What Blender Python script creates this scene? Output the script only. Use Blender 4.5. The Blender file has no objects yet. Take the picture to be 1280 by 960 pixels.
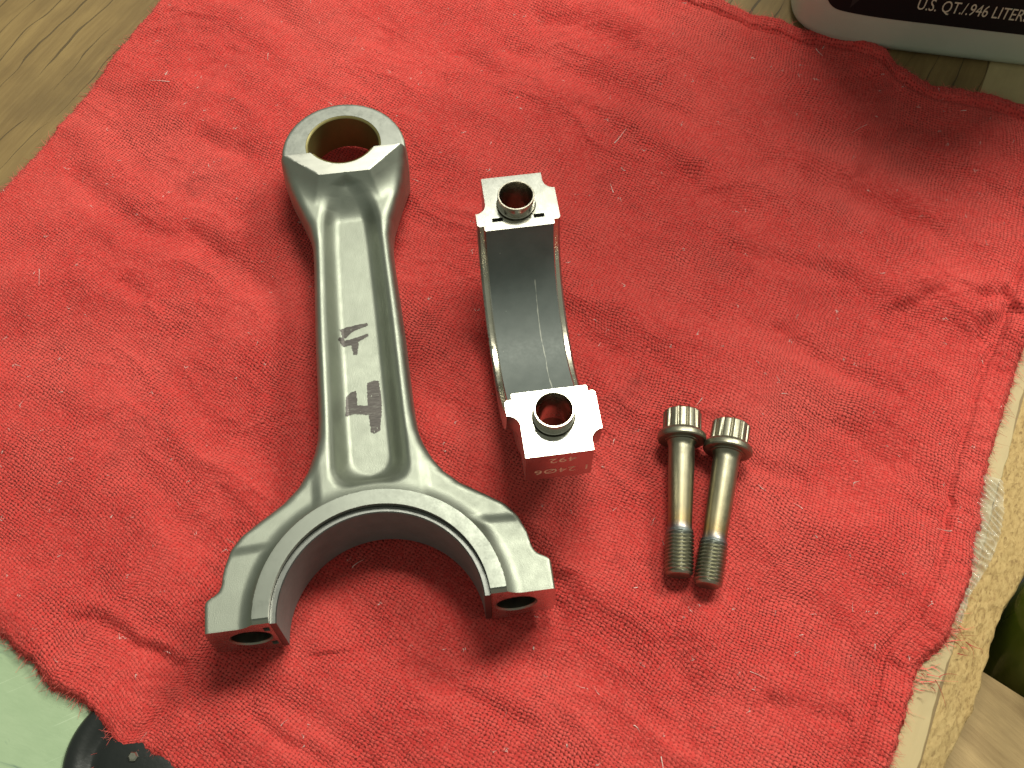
import bpy, math, random
import numpy as np

random.seed(7)
RNG = np.random.default_rng(11)
MM = 0.001
scene = bpy.context.scene
COL = scene.collection

# ------------------------------------------------------------------ camera
cam_data = bpy.data.cameras.new("camera")
cam_data.sensor_width = 36.0
cam_data.lens = 36.0 * 1412.0 / 1280.0
cam_data.clip_start = 0.01
cam_data.clip_end = 20.0
cam = bpy.data.objects.new("camera", cam_data)
COL.objects.link(cam)
CAM_EL, CAM_D = math.radians(61.4), 0.330
cam.location = (0, -CAM_D * math.cos(CAM_EL), CAM_D * math.sin(CAM_EL))
cam.rotation_euler = (math.pi / 2 - CAM_EL, 0, 0)
cam_data.dof.use_dof = True
cam_data.dof.focus_distance = 0.325
cam_data.dof.aperture_fstop = 45.0
scene.camera = cam

# ------------------------------------------------------------------ world: dim workshop air
world = bpy.data.worlds.new("World")
scene.world = world
world.use_nodes = True
bg = world.node_tree.nodes["Background"]
bg.inputs["Color"].default_value = (0.92, 1.0, 0.84, 1)
bg.inputs["Strength"].default_value = 0.31

# ------------------------------------------------------------------ fluorescent fixtures over the bench
def tube_light(name, loc, target, sx, sy, watts, col):
    d = bpy.data.lights.new(name, 'AREA')
    d.shape = 'RECTANGLE'
    d.size, d.size_y = sx, sy
    d.energy = watts
    d.color = col
    o = bpy.data.objects.new(name, d)
    COL.objects.link(o)
    o.location = loc
    from mathutils import Vector
    o.rotation_euler = (Vector(target) - Vector(loc)).to_track_quat('-Z', 'Y').to_euler()
    return o

tube_light("ceiling_tube_light", (0.12, 0.44, 1.00), (0, 0, 0), 0.40, 0.20, 9.4, (1.0, 0.985, 0.84))
tube_light("ceiling_tube_light", (0.85, 0.80, 1.10), (0, 0, 0), 0.50, 0.32, 18.0, (1.0, 0.985, 0.84))

scene.view_settings.view_transform = 'Standard'
scene.view_settings.look = 'None'
scene.view_settings.exposure = 0.0
scene.view_settings.gamma = 1.0
scene.view_settings.use_curve_mapping = False
scene.cycles.max_bounces = 8
scene.cycles.use_denoising = True
scene.cycles.caustics_reflective = True

# ------------------------------------------------------------------ helpers
def mesh_obj(name, verts, faces, mats, parent=None, smooth=True, sharp=None, fmat=None, scale=MM):
    me = bpy.data.meshes.new(name)
    verts = np.asarray(verts, dtype=np.float64) * scale
    if isinstance(faces, np.ndarray):
        faces = faces.tolist()
    me.from_pydata(verts.tolist(), [], faces)
    if not isinstance(mats, (list, tuple)):
        mats = [mats]
    for m in mats:
        me.materials.append(m)
    if fmat is not None:
        me.polygons.foreach_set("material_index", np.asarray(fmat, dtype=np.int32))
    if smooth:
        me.polygons.foreach_set("use_smooth", np.ones(len(me.polygons), dtype=bool))
        if sharp:
            me.set_sharp_from_angle(angle=math.radians(sharp))
    me.update()
    o = bpy.data.objects.new(name, me)
    COL.objects.link(o)
    if parent is not None:
        o.parent = parent
    return o

def thing(name, label, cat, loc=(0, 0, 0), rotz=0.0, group=None):
    o = bpy.data.objects.new(name, None)
    COL.objects.link(o)
    o.empty_display_size = 0.01
    o.location = [c * MM for c in loc]
    o.rotation_euler = (0, 0, rotz)
    return tag(o, label, cat, group)

def tag(o, label, cat, group=None):
    o["label"] = label
    o["category"] = cat
    if group:
        o["group"] = group
    return o

def sstep(a, b, x):
    t = np.clip((x - a) / (b - a), 0, 1)
    return t * t * (3 - 2 * t)

def smin(a, b, k):
    h = np.clip(0.5 + 0.5 * (b - a) / k, 0, 1)
    return b + (a - b) * h - k * h * (1 - h)

def smax(a, b, k):
    return -smin(-a, -b, k)

def perlin(x, y, seed=0):
    r = np.random.default_rng(seed)
    perm = r.permutation(256)
    perm = np.concatenate([perm, perm])
    ang = r.random(256) * 2 * np.pi
    gx, gy = np.cos(ang), np.sin(ang)
    xi, yi = np.floor(x).astype(int), np.floor(y).astype(int)
    xf, yf = x - xi, y - yi
    xi &= 255
    yi &= 255
    u = xf ** 3 * (xf * (xf * 6 - 15) + 10)
    v = yf ** 3 * (yf * (yf * 6 - 15) + 10)
    def g(ix, iy, dx, dy):
        k = perm[(perm[ix & 255] + iy) & 511]
        return gx[k] * dx + gy[k] * dy
    a = g(xi, yi, xf, yf)
    b = g(xi + 1, yi, xf - 1, yf)
    c = g(xi, yi + 1, xf, yf - 1)
    d = g(xi + 1, yi + 1, xf - 1, yf - 1)
    return 1.5 * ((a * (1 - u) + b * u) * (1 - v) + (c * (1 - u) + d * u) * v)

def dual_contour(f, lo, hi, h):
    """Surface of f = 0 with its sharp edges kept (dual contouring)."""
    ax = [np.arange(lo[i] - 1.5 * h, hi[i] + 2.0 * h, h) + 0.013 * h for i in range(3)]
    n = [len(a) for a in ax]
    F = np.broadcast_to(f(ax[0][:, None, None], ax[1][None, :, None], ax[2][None, None, :]), n)
    S = F < 0
    org = np.array([a[0] for a in ax])
    cells, pts, nrm, quads_src = [], [], [], []
    for k in range(3):
        sl0 = [slice(None)] * 3
        sl1 = [slice(None)] * 3
        sl0[k] = slice(0, -1)
        sl1[k] = slice(1, None)
        ch = S[tuple(sl0)] != S[tuple(sl1)]
        idx = np.argwhere(ch)
        o1, o2 = (k + 1) % 3, (k + 2) % 3
        ok = (idx[:, o1] > 0) & (idx[:, o2] > 0) & (idx[:, o1] < n[o1] - 1) & (idx[:, o2] < n[o2] - 1)
        idx = idx[ok]
        p0 = org + idx * h
        p1 = p0.copy()
        p1[:, k] += h
        i1 = idx.copy()
        i1[:, k] += 1
        a, b = np.zeros(len(idx)), np.ones(len(idx))
        fa = F[tuple(idx.T)].copy()
        fb = F[tuple(i1.T)].copy()
        flip = fa < 0
        for it in range(9):
            t = a - fa * (b - a) / (fb - fa) if it % 2 else 0.5 * (a + b)
            q = p0.copy()
            q[:, k] += t * h
            ft = f(q[:, 0], q[:, 1], q[:, 2])
            same = (ft < 0) == (fa < 0)
            a, fa = np.where(same, t, a), np.where(same, ft, fa)
            b, fb = np.where(same, b, t), np.where(same, fb, ft)
        t = 0.5 * (a + b)
        q = p0.copy()
        q[:, k] += t * h
        e = 0.004
        g = np.stack([f(q[:, 0] + e, q[:, 1], q[:, 2]) - f(q[:, 0] - e, q[:, 1], q[:, 2]),
                      f(q[:, 0], q[:, 1] + e, q[:, 2]) - f(q[:, 0], q[:, 1] - e, q[:, 2]),
                      f(q[:, 0], q[:, 1], q[:, 2] + e) - f(q[:, 0], q[:, 1], q[:, 2] - e)], 1)
        g /= np.linalg.norm(g, axis=1)[:, None] + 1e-12
        four = []
        for d1, d2 in ((-1, -1), (0, -1), (0, 0), (-1, 0)):
            c = idx.copy()
            c[:, o1] += d1
            c[:, o2] += d2
            four.append((c[:, 0] * n[1] + c[:, 1]) * n[2] + c[:, 2])
        four = np.stack(four, 1)
        cells.append(four)
        pts.append(q)
        nrm.append(g)
        quads_src.append(np.where(flip[:, None], four, four[:, ::-1]))
    cell4 = np.concatenate(cells)
    P = np.repeat(np.concatenate(pts), 4, 0)
    N = np.repeat(np.concatenate(nrm), 4, 0)
    uniq, inv = np.unique(cell4.ravel(), return_inverse=True)
    m = len(uniq)
    cnt = np.bincount(inv, minlength=m)
    mass = np.stack([np.bincount(inv, P[:, i], m) for i in range(3)], 1) / cnt[:, None]
    D = P - mass[inv]
    bb = (N * D).sum(1)
    A = np.zeros((m, 3, 3))
    B = np.zeros((m, 3))
    for i in range(3):
        B[:, i] = np.bincount(inv, N[:, i] * bb, m)
        for j in range(i, 3):
            A[:, i, j] = np.bincount(inv, N[:, i] * N[:, j], m)
            A[:, j, i] = A[:, i, j]
    A += np.eye(3) * (0.03 * cnt)[:, None, None]
    X = np.linalg.solve(A, B[:, :, None])[:, :, 0]
    ci = np.stack([uniq // (n[1] * n[2]), (uniq // n[2]) % n[1], uniq % n[2]], 1)
    lo_c = org + ci * h
    V = np.clip(mass + X, lo_c - 0.1 * h, lo_c + 1.1 * h)
    qs = np.concatenate(quads_src)
    Q = np.searchsorted(uniq, qs.ravel()).reshape(-1, 4)
    return V, Q

def face_info(V, Q):
    c = V[Q].mean(1)
    nn = np.cross(V[Q[:, 2]] - V[Q[:, 0]], V[Q[:, 3]] - V[Q[:, 1]])
    nn /= np.linalg.norm(nn, axis=1)[:, None] + 1e-12
    return c, nn

def lathe(profile, seg, axis='z'):
    """Closed-by-profile revolve; profile = [(r, z), ...]."""
    pr = np.array(profile, float)
    th = np.arange(seg) * 2 * np.pi / seg
    V = np.stack([pr[:, None, 0] * np.cos(th), pr[:, None, 0] * np.sin(th), np.repeat(pr[:, 1:2], seg, 1)], 2).reshape(-1, 3)
    F = []
    for i in range(len(pr) - 1):
        for j in range(seg):
            k = (j + 1) % seg
            F.append((i * seg + j, i * seg + k, (i + 1) * seg + k, (i + 1) * seg + j))
    return V, F

# ------------------------------------------------------------------ material helpers
class NT:
    def __init__(self, name):
        self.m = bpy.data.materials.new(name)
        self.m.use_nodes = True
        self.t = self.m.node_tree
        self.b = self.t.nodes["Principled BSDF"]
    def n(self, typ, **kw):
        nd = self.t.nodes.new(typ)
        for k, v in kw.items():
            setattr(nd, k, v)
        return nd
    def l(self, a, b):
        self.t.links.new(a, b)
    def s(self, **kw):
        for k, v in kw.items():
            self.b.inputs[k.replace('_', ' ')].default_value = v
    def coords(self, scale=1000.0, kind='Object', rot=0.0, stretch=(1, 1, 1)):
        tc = self.n('ShaderNodeTexCoord')
        mp = self.n('ShaderNodeMapping', vector_type='TEXTURE' if False else 'POINT')
        mp.inputs['Scale'].default_value = [scale * c for c in stretch]
        if rot:
            r0 = self.n('ShaderNodeVectorRotate', rotation_type='Z_AXIS')
            r0.inputs['Angle'].default_value = rot
            self.l(tc.outputs[kind], r0.inputs['Vector'])
            self.l(r0.outputs[0], mp.inputs['Vector'])
        else:
            self.l(tc.outputs[kind], mp.inputs['Vector'])
        return mp.outputs['Vector']
    def noise(self, vec, scale, detail=3, rough=0.55, dist=0.0):
        nd = self.n('ShaderNodeTexNoise')
        nd.inputs['Scale'].default_value = scale
        nd.inputs['Detail'].default_value = detail
        nd.inputs['Roughness'].default_value = rough
        nd.inputs['Distortion'].default_value = dist
        self.l(vec, nd.inputs['Vector'])
        return nd.outputs['Fac']
    def ramp(self, fac, stops):
        nd = self.n('ShaderNodeValToRGB')
        el = nd.color_ramp.elements
        while len(el) < len(stops):
            el.new(0.5)
        for e, (p, c) in zip(el, stops):
            e.position = p
            e.color = (*c, 1) if len(c) == 3 else c
        self.l(fac, nd.inputs['Fac'])
        return nd.outputs['Color']
    def math(self, op, a, b=None, c=None, clamp=False):
        nd = self.n('ShaderNodeMath', operation=op, use_clamp=clamp)
        for i, x in enumerate((a, b, c)):
            if x is None:
                continue
            if isinstance(x, (int, float)):
                nd.inputs[i].default_value = x
            else:
                self.l(x, nd.inputs[i])
        return nd.outputs[0]
    def mix(self, fac, a, b, blend='MIX'):
        nd = self.n('ShaderNodeMix', data_type='RGBA', blend_type=blend)
        for s, x in ((0, fac), (6, a), (7, b)):
            if isinstance(x, (int, float)):
                nd.inputs[s].default_value = x
            elif isinstance(x, tuple):
                nd.inputs[s].default_value = (*x, 1)
            else:
                self.l(x, nd.inputs[s])
        return nd.outputs[2]
    def maprange(self, x, a, b, c, d):
        nd = self.n('ShaderNodeMapRange')
        self.l(x, nd.inputs[0])
        for i, v in enumerate((a, b, c, d)):
            nd.inputs[i + 1].default_value = v
        return nd.outputs[0]
    def bump(self, h, dist, strength=1.0, normal=None):
        nd = self.n('ShaderNodeBump')
        nd.inputs['Distance'].default_value = dist * MM
        nd.inputs['Strength'].default_value = strength
        self.l(h, nd.inputs['Height'])
        if normal is not None:
            self.l(normal, nd.inputs['Normal'])
        return nd.outputs[0]
    def sep(self, vec):
        nd = self.n('ShaderNodeSeparateXYZ')
        self.l(vec, nd.inputs[0])
        return nd.outputs
    def to(self, sock, out):
        self.l(out, self.b.inputs[sock])

def metal(name, col, rough, grain=0.0, grain_scale=2.0, var=0.12, streak=None, metallic=1.0, rvar=0.05):
    m = NT(name)
    m.s(Metallic=metallic, Roughness=rough)
    v = m.coords()
    big = m.noise(v, 0.12, 4)
    c = m.ramp(big, [(0.25, tuple(x * (1 - var) for x in col)), (0.75, tuple(min(1, x * (1 + var)) for x in col))])
    m.to('Base Color', c)
    fine = m.noise(v, grain_scale, 2)
    r = m.math('ADD', m.maprange(m.noise(v, 0.35, 5), 0.3, 0.7, rough - rvar, rough + rvar), m.maprange(fine, 0.3, 0.7, -min(0.03, rvar), min(0.03, rvar)))
    m.to('Roughness', r)
    nrm = None
    if grain:
        nrm = m.bump(fine, grain, 1.0)
    if streak:
        vs = m.coords(stretch=streak)
        nrm = m.bump(m.noise(vs, 1.0, 3, 0.7), 0.004, 1.0, nrm)
    if nrm is not None:
        m.to('Normal', nrm)
    return m.m

# ------------------------------------------------------------------ materials: metals
M_blast = metal("blasted_steel", (0.285, 0.302, 0.256), 0.50, grain=0.045, grain_scale=4.2, var=0.08, rvar=0.04)
M_turned = metal("turned_steel", (0.20, 0.212, 0.186), 0.42, streak=(0.3, 0.3, 9), var=0.06)
M_ground = metal("ground_steel", (0.62, 0.62, 0.59), 0.27, streak=(0.25, 5.0, 5.0), var=0.05)
M_facet = metal("milled_steel", (0.37, 0.37, 0.335), 0.38, streak=(6.0, 0.5, 1.0), var=0.10)
M_flat = metal("fine_turned_face", (0.34, 0.35, 0.32), 0.40, streak=(4, 4, 1), var=0.06)
M_bore = metal("honed_bore", (0.50, 0.48, 0.42), 0.25, streak=(1, 1, 8), var=0.08)
M_dark_hole = metal("threaded_hole_steel", (0.22, 0.22, 0.17), 0.35, streak=(7, 0.3, 0.3), var=0.1)
M_bronze = metal("bronze_bush", (0.17, 0.145, 0.05), 0.45, metallic=0.45, streak=(0.4, 0.4, 6), var=0.12)
M_sleeve = metal("sleeve_steel", (0.46, 0.43, 0.36), 0.24, streak=(0.6, 0.6, 6), var=0.15)
M_shell_rim = metal("shell_rim", (0.17, 0.175, 0.165), 0.4, var=0.1)
M_shell_edge = metal("shell_edge", (0.50, 0.49, 0.44), 0.28, var=0.1)

def shell_mat(name, scratch):
    m = NT(name)
    v = m.coords()
    n1 = m.noise(v, 0.25, 5)
    base = m.ramp(n1, [(0.25, (0.125, 0.142, 0.134)), (0.75, (0.160, 0.178, 0.168))])
    m.s(Metallic=0.15, Roughness=0.5)
    m.to('Roughness', m.maprange(m.noise(v, 1.1, 4), 0.3, 0.7, 0.54, 0.64))
    fine = m.noise(m.coords(stretch=(7, 0.4, 0.4)), 1.0, 3)
    m.to('Normal', m.bump(fine, 0.006))
    if scratch:
        x, y, z = m.sep(v)
        wob = m.math('MULTIPLY', m.math('SUBTRACT', m.noise(v, 0.08, 2), 0.5), 1.2)
        d = m.math('ABSOLUTE', m.math('ADD', m.math('SUBTRACT', x, scratch), wob))
        line = m.math('LESS_THAN', d, m.maprange(m.noise(v, 0.3, 3), 0.35, 0.7, 0.02, 0.22))
        rng = m.math('MULTIPLY', m.math('GREATER_THAN', y, -24.5), m.math('LESS_THAN', y, 19.0))
        line = m.math('MULTIPLY', line, rng)
        sp = m.n('ShaderNodeTexVoronoi')
        sp.inputs['Scale'].default_value = 0.22
        m.l(v, sp.inputs['Vector'])
        spots = m.math('LESS_THAN', sp.outputs['Distance'], 0.035)
        mask = m.math('MAXIMUM', line, spots)
        base = m.mix(m.math('MULTIPLY', mask, 0.75), base, (0.46, 0.46, 0.40))
    m.to('Base Color', base)
    return m.m

M_shell_rod = shell_mat("bearing_lining", None)
M_shell_cap = shell_mat("bearing_lining_scratched", 3.4)

# ------------------------------------------------------------------ bench, panel, floor
def wood_mat(name, c_lo, c_hi, rot, checks=True, scale=1.0):
    m = NT(name)
    v = m.coords(rot=rot, stretch=(1, 1, 1))
    vs = m.coords(rot=rot, stretch=(0.10, 1, 1))
    g1 = m.noise(vs, 0.10 * scale, 5, 0.6, 0.6)
    g2 = m.noise(vs, 0.9 * scale, 4, 0.65)
    g = m.math('ADD', m.math('MULTIPLY', g1, 0.7), m.math('MULTIPLY', g2, 0.3))
    base = m.ramp(g, [(0.33, c_lo), (0.66, c_hi)])
    blot = m.noise(v, 0.03, 4, 0.6)
    base = m.mix(m.maprange(blot, 0.45, 0.75, 0, 0.55), base, tuple(x * 0.55 for x in c_lo))
    m.s(Roughness=0.62)
    h = m.math('MULTIPLY', g2, 0.5)
    if checks:
        x, y, z = m.sep(v)
        wx = m.math('MULTIPLY', m.math('SUBTRACT', m.noise(v, 0.03, 2), 0.5), 7.0)
        yy = m.math('DIVIDE', m.math('ADD', y, wx), 8.2)
        d = m.math('ABSOLUTE', m.math('SUBTRACT', m.math('FRACT', yy), 0.5))
        brk = m.maprange(m.noise(vs, 0.16, 3), 0.42, 0.62, 0.0, 0.055)
        crack = m.math('LESS_THAN', d, brk)
        base = m.mix(m.math('MULTIPLY', crack, 0.75), base, tuple(x * 0.28 for x in c_lo))
        h = m.math('SUBTRACT', h, m.math('MULTIPLY', crack, 1.6))
    m.to('Base Color', base)
    m.to('Normal', m.bump(h, 0.25))
    return m.m

GRAIN = math.radians(-62)
M_wood = wood_mat("bench_wood", (0.135, 0.080, 0.024), (0.245, 0.160, 0.056), GRAIN)
M_veneer = wood_mat("edge_veneer", (0.40, 0.305, 0.15), (0.48, 0.37, 0.185), GRAIN, checks=False, scale=0.6)
M_plank = wood_mat("plank_wood", (0.32, 0.205, 0.085), (0.54, 0.37, 0.17), math.radians(46), checks=False, scale=1.6)

def chip_mat():
    m = NT("chipboard")
    v = m.coords(rot=GRAIN, stretch=(0.5, 1, 1))
    vo = m.n('ShaderNodeTexVoronoi')
    vo.inputs['Scale'].default_value = 1.5
    m.l(v, vo.inputs['Vector'])
    n1 = m.noise(v, 1.3, 5, 0.75)
    n2 = m.noise(v, 0.06, 3)
    f = m.math('ADD', m.math('MULTIPLY', m.sep(vo.outputs['Color'])[0], 0.22), m.math('MULTIPLY', n1, 0.78))
    c = m.ramp(f, [(0.30, (0.22, 0.130, 0.045)), (0.46, (0.40, 0.262, 0.100)), (0.68, (0.50, 0.345, 0.145))])
    c = m.mix(m.maprange(n2, 0.52, 0.75, 0, 0.25), c, (0.36, 0.27, 0.13))
    m.to('Base Color', c)
    m.s(Roughness=0.8)
    m.to('Normal', m.bump(f, 0.22))
    return m.m
M_chip = chip_mat()

def green_mat():
    m = NT("green_paint")
    v = m.coords()
    n1 = m.noise(v, 0.05, 5, 0.6)
    c = m.ramp(n1, [(0.3, (0.28, 0.38, 0.225)), (0.7, (0.35, 0.45, 0.28))])
    vs = m.coords(rot=math.radians(20), stretch=(0.35, 1, 1))
    sm = m.noise(vs, 0.16, 4, 0.6, 0.5)
    c = m.mix(m.maprange(sm, 0.61, 0.70, 0, 0.7), c, (0.10, 0.16, 0.13))
    sc_ = m.noise(m.coords(rot=math.radians(-25), stretch=(0.05, 1.6, 1)), 0.6, 3, 0.6)
    c = m.mix(m.maprange(sc_, 0.64, 0.70, 0, 0.5), c, (0.50, 0.60, 0.42))
    m.to('Base Color', c)
    m.s(Roughness=0.45)
    m.to('Normal', m.bump(m.noise(vs, 0.6, 4), 0.08))
    return m.m
M_green = green_mat()

BZ = -0.8                                  # bench surface height (mm)
edge_dir = np.array([48.4, 104.3]) / np.hypot(48.4, 104.3)
edge_nrm = np.array([edge_dir[1], -edge_dir[0]])
E0 = np.array([125.0, -55.5])              # a point on the veneer edge of the bench

def bench_point(along, out, z):
    q = E0 + edge_dir * along + edge_nrm * out
    return (q[0], q[1], z)

# bench top: one slab whose far right edge is worn down to raw chipboard
bench = mesh_obj("bench_top",
    [bench_point(-900, -1600, BZ), bench_point(-900, 0, BZ), bench_point(1400, 0, BZ), bench_point(1400, -1600, BZ)],
    [(0, 1, 2, 3)], M_wood, smooth=False)
bench["kind"] = "structure"
# smooth light veneer strip along the edge (4 mm proud joint is 0.02 mm under tape)
nv = 160
V, F = [], []
for i in range(nv + 1):
    t = -260 + i * 520 / nv
    inner = -40 + 0.2 * math.sin(t * 0.05)
    outer = 0.0 + 0.4 * math.sin(t * 0.045 + 1) + 0.25 * math.sin(t * 0.21) + 0.2 * math.sin(t * 0.9)
    V += [bench_point(t, inner, BZ + 0.03), bench_point(t, inner + 0.3, BZ + 0.18), bench_point(t, outer - 0.4, BZ + 0.18), bench_point(t, outer, BZ - 0.3)]
for i in range(nv):
    for j in range(3):
        F.append((4 * i + j, 4 * i + j + 1, 4 * i + j + 5, 4 * i + j + 4))
mesh_obj("veneer_strip", V, F, M_veneer, bench, sharp=40)
# raw chipboard edge: rough slope then a broken drop
na, nb = 420, 30
V = []
al = np.linspace(-260, 260, na)
for i, t in enumerate(al):
    w_out = min(16.0, max(5.5, 12.0 + 0.075 * t)) + 0.8 * math.sin(t * 0.03 + 0.6) + 0.8 * math.sin(t * 0.13)
    for j in range(nb):
        f = j / (nb - 1)
        if f < 0.6:
            g = f / 0.6
            o, z = -0.6 + g * w_out, BZ - 0.12 - 2.6 * g ** 1.4
        else:
            g = (f - 0.6) / 0.4
            o, z = -0.6 + w_out + 0.6 * g, BZ - 2.72 - 15 * g
        V.append(bench_point(t, o, z))
V = np.array(V)
rough = 0.3 * perlin(V[:, 0] * 0.4, V[:, 1] * 0.4 + V[:, 2], 3) + 0.16 * perlin(V[:, 0] * 1.3, V[:, 1] * 1.3 + V[:, 2], 4)
jj = np.tile(np.arange(nb), na) / (nb - 1)
V[:, 2] += rough * sstep(0.0, 0.08, jj)
side = 0.9 * perlin(V[:, 1] * 0.22, V[:, 2] * 0.3, 5) * sstep(0.5, 0.65, jj)
V[:, 0] += edge_nrm[0] * side
V[:, 1] += edge_nrm[1] * side
F = [(i * nb + j, i * nb + j + 1, (i + 1) * nb + j + 1, (i + 1) * nb + j) for i in range(na - 1) for j in range(nb - 1)]
mesh_obj("chipboard_edge", V, F, M_chip, bench)

m = NT("floor_dark")
m.s(Roughness=0.8)
m.to('Base Color', m.ramp(m.noise(m.coords(scale=10), 3, 4), [(0.3, (0.010, 0.010, 0.009)), (0.7, (0.020, 0.019, 0.017))]))
floor = mesh_obj("floor", [(-3000, -3000, -300), (3000, -3000, -300), (3000, 3000, -300), (-3000, 3000, -300)], [(0, 1, 2, 3)], m.m, smooth=False)
floor["kind"] = "structure"

# green painted sheet at the near left of the bench
def slab(name, poly, z0, z1, mat, bev=0.6, parent=None):
    n = len(poly)
    P = np.array(poly, float)
    c = P.mean(0)
    In = c + (P - c) * (1 - bev / np.linalg.norm(P - c, axis=1))[:, None]
    V = [(*p, z0) for p in P] + [(*p, z1 - bev) for p in P] + [(*p, z1) for p in In]
    F = [(i, (i + 1) % n, n + (i + 1) % n, n + i) for i in range(n)]
    F += [(n + i, n + (i + 1) % n, 2 * n + (i + 1) % n, 2 * n + i) for i in range(n)]
    F += [tuple(range(2 * n, 3 * n)), tuple(range(n))[::-1]]
    return mesh_obj(name, V, F, mat, parent, smooth=False)

panel = slab("painted_sheet", [(-420, -330), (-20, -330), (-60, -60), (-150, -15), (-420, -5)], BZ + 0.02, BZ + 0.9, M_green, 0.3)
tag(panel, "pale green painted sheet with dark smudges under the rag's lower corner", "sheet")

# ------------------------------------------------------------------ connecting rod
ROD_O, ROD_ROT, ROD_Z = (-31.9, -74.5), math.radians(90 + 7.73), 12.5
PIN_U, EYE_U, EYE_R, CHORD = 149.2, 146.8, 19.3, 142.6
# outline half-width along the rod
_wu = np.array([-4, 0, 7.6, 8.6, 9.4, 10.4, 12.0, 14.5, 17, 20, 22, 24.4, 27, 29.3, 32, 36, 40.2, 45.2, 49.5, 55, 62, 80, 95, 106, 114, 120.5, 127.5, 134.5, 141, 146.8])
_ww = np.array([43.3, 43.4, 43.4, 43.0, 41.6, 40.0, 39.2, 38.9, 38.3, 37.2, 35.9, 34.0, 30.6, 27.2, 23.3, 19.3, 16.7, 14.7, 13.6, 13.1, 12.9, 12.7, 12.2, 11.8, 11.75, 12.8, 15.1, 17.5, 19.2, 19.3])
_fu = np.linspace(-4, 146.8, 1509)
_fw = np.interp(_fu, _wu, _ww)
_ker = np.exp(-0.5 * (np.arange(-12, 13) / 5.0) ** 2)
_fw = np.convolve(np.pad(_fw, 12, mode='edge'), _ker / _ker.sum(), 'valid')
_fd = np.gradient(_fw, _fu)

def eye_top(u):
    return np.where(u > CHORD, 7.2, 12.5 - np.maximum(CHORD - u, 0) * 0.085)

def rod_height(u, v):
    """Half thickness of the forging at (u along the rod, v across)."""
    av = np.abs(v)
    r = np.hypot(u, v)
    hf = np.interp(u, [20, 34, 42, 60, 90, 115, 130], [9.9, 9.8, 9.4, 8.5, 7.6, 7.1, 7.1])
    sh = 8.3 + 0.75 * sstep(18.8, 21.6, u + 0.06 * (av - 30))
    tb = sstep(12.4, 15.6, av) * (1 - sstep(47, 56, u))
    H = hf * (1 - tb) + sh * tb
    # forged shoulder below the eye
    P = smax(134.4 - u, ((u - 134.4) * -10.0 + (av - 7.5) * 8.2) / 12.93, 0.25)
    top = eye_top(u)
    H = smax(H, 12.5 - np.maximum(CHORD - u, 0) * 0.085 - 0.85 * P, 3.0)
    # web recess
    hw = np.interp(u, [30, 60, 90, 113, 121, 126, 129.5, 132, 134], [9.1, 8.9, 8.6, 8.1, 7.7, 6.9, 5.6, 3.5, -1.0])
    G = smax(av - hw, 35.0 - r, 7.0)
    hfl = 2.7 + 6.0 * sstep(122.5, 134.5, u)
    gs = 0.5 * (-G + np.sqrt(G * G + 1.0))
    s = 1 - (1 - np.clip(gs / 4.2, 0, 1)) ** 1.9
    s = np.where(G > 2.0, 0.0, s * (1 - sstep(0.3, 2.0, G)))
    H = H * (1 - s) + np.minimum(H, hfl) * s
    H = np.where(u > 128, np.minimum(H, top), H)
    # fillet up to the thrust face, then the face itself
    t = np.clip((r - 31.0) / 4.0, 0, 1)
    H = H + np.maximum(10.7 - H, 0) * (1 - t) ** 2
    return np.where(r < 31.0, 11.5, H)

def rod_sdf(u, v, w):
    av, aw = np.abs(v), np.abs(w)
    r = np.hypot(u, v)
    uc = np.clip(u, -4, 146.8)
    side = (av - np.interp(uc, _fu, _fw)) / np.sqrt(1 + np.interp(uc, _fu, _fd) ** 2)
    eye = np.hypot(u - EYE_U, v) - EYE_R
    d2 = np.where(u > EYE_U, eye, side)
    H = rod_height(u, v)
    H = np.where(w < 0, np.where(u > 60, np.minimum(H, 10.6), H), H)
    k = np.interp(u, [16, 26, 45, 120, 140, 144], [0.9, 2.0, 3.2, 3.2, 2.2, 0.9])
    d = smax(d2 + 0.05 * aw, (aw - H) * 0.8, k)
    d = np.maximum(d, -u)                                             # parting face
    d = np.maximum(d, 27.0 - r)                                       # big bore
    d = np.maximum(d, ((aw - 11.5) + (1.1 - u)) * 0.707)              # chamfered ends of the thrust face
    rb = np.hypot(av - 33.3, w)
    d = np.maximum(d, -np.maximum(rb - 4.95, u - 27))                 # bolt holes
    d = np.maximum(d, (5.4 - u - rb) * 0.707)
    sl = np.maximum(np.maximum(np.abs(v + 28.4) - 0.75, np.abs(aw - 5.7) - 1.45), u - 4)
    d = np.maximum(d, -sl)                                            # tang slots
    rp = np.hypot(u - PIN_U, v)
    d = np.maximum(d, 11.6 - rp)
    return d

rod = thing("connecting_rod", "grey blasted steel connecting rod lying flat on the red rag", "connecting rod",
            (ROD_O[0], ROD_O[1], ROD_Z), ROD_ROT)
# local frame of the empty: x = u (towards the eye), y = -v
V, Q = dual_contour(rod_sdf, (0, -44, -11.6), (167, 44, 15.8), 0.42)
fc, fn = face_info(V, Q)
r_f = np.hypot(fc[:, 0], fc[:, 1])
rp_f = np.hypot(fc[:, 0] - PIN_U, fc[:, 1])
fm = np.zeros(len(Q), int)
fm[(fn[:, 0] < -0.9) & (fc[:, 0] < 0.2)] = 1
fm[(np.abs(np.abs(fc[:, 2]) - 11.5) < 0.3) & (r_f < 31.2)] = 2
fm[(np.abs(fn[:, 2]) < 0.3) & (r_f < 27.3)] = 3
eyeflat = (np.abs(np.abs(fc[:, 2]) - eye_top(fc[:, 0])) < 0.12) & (np.abs(fn[:, 2]) > 0.95)
fm[eyeflat & (fc[:, 0] >= CHORD)] = 4
fm[eyeflat & (fc[:, 0] < CHORD) & (fc[:, 0] > 133.5)] = 5
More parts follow.
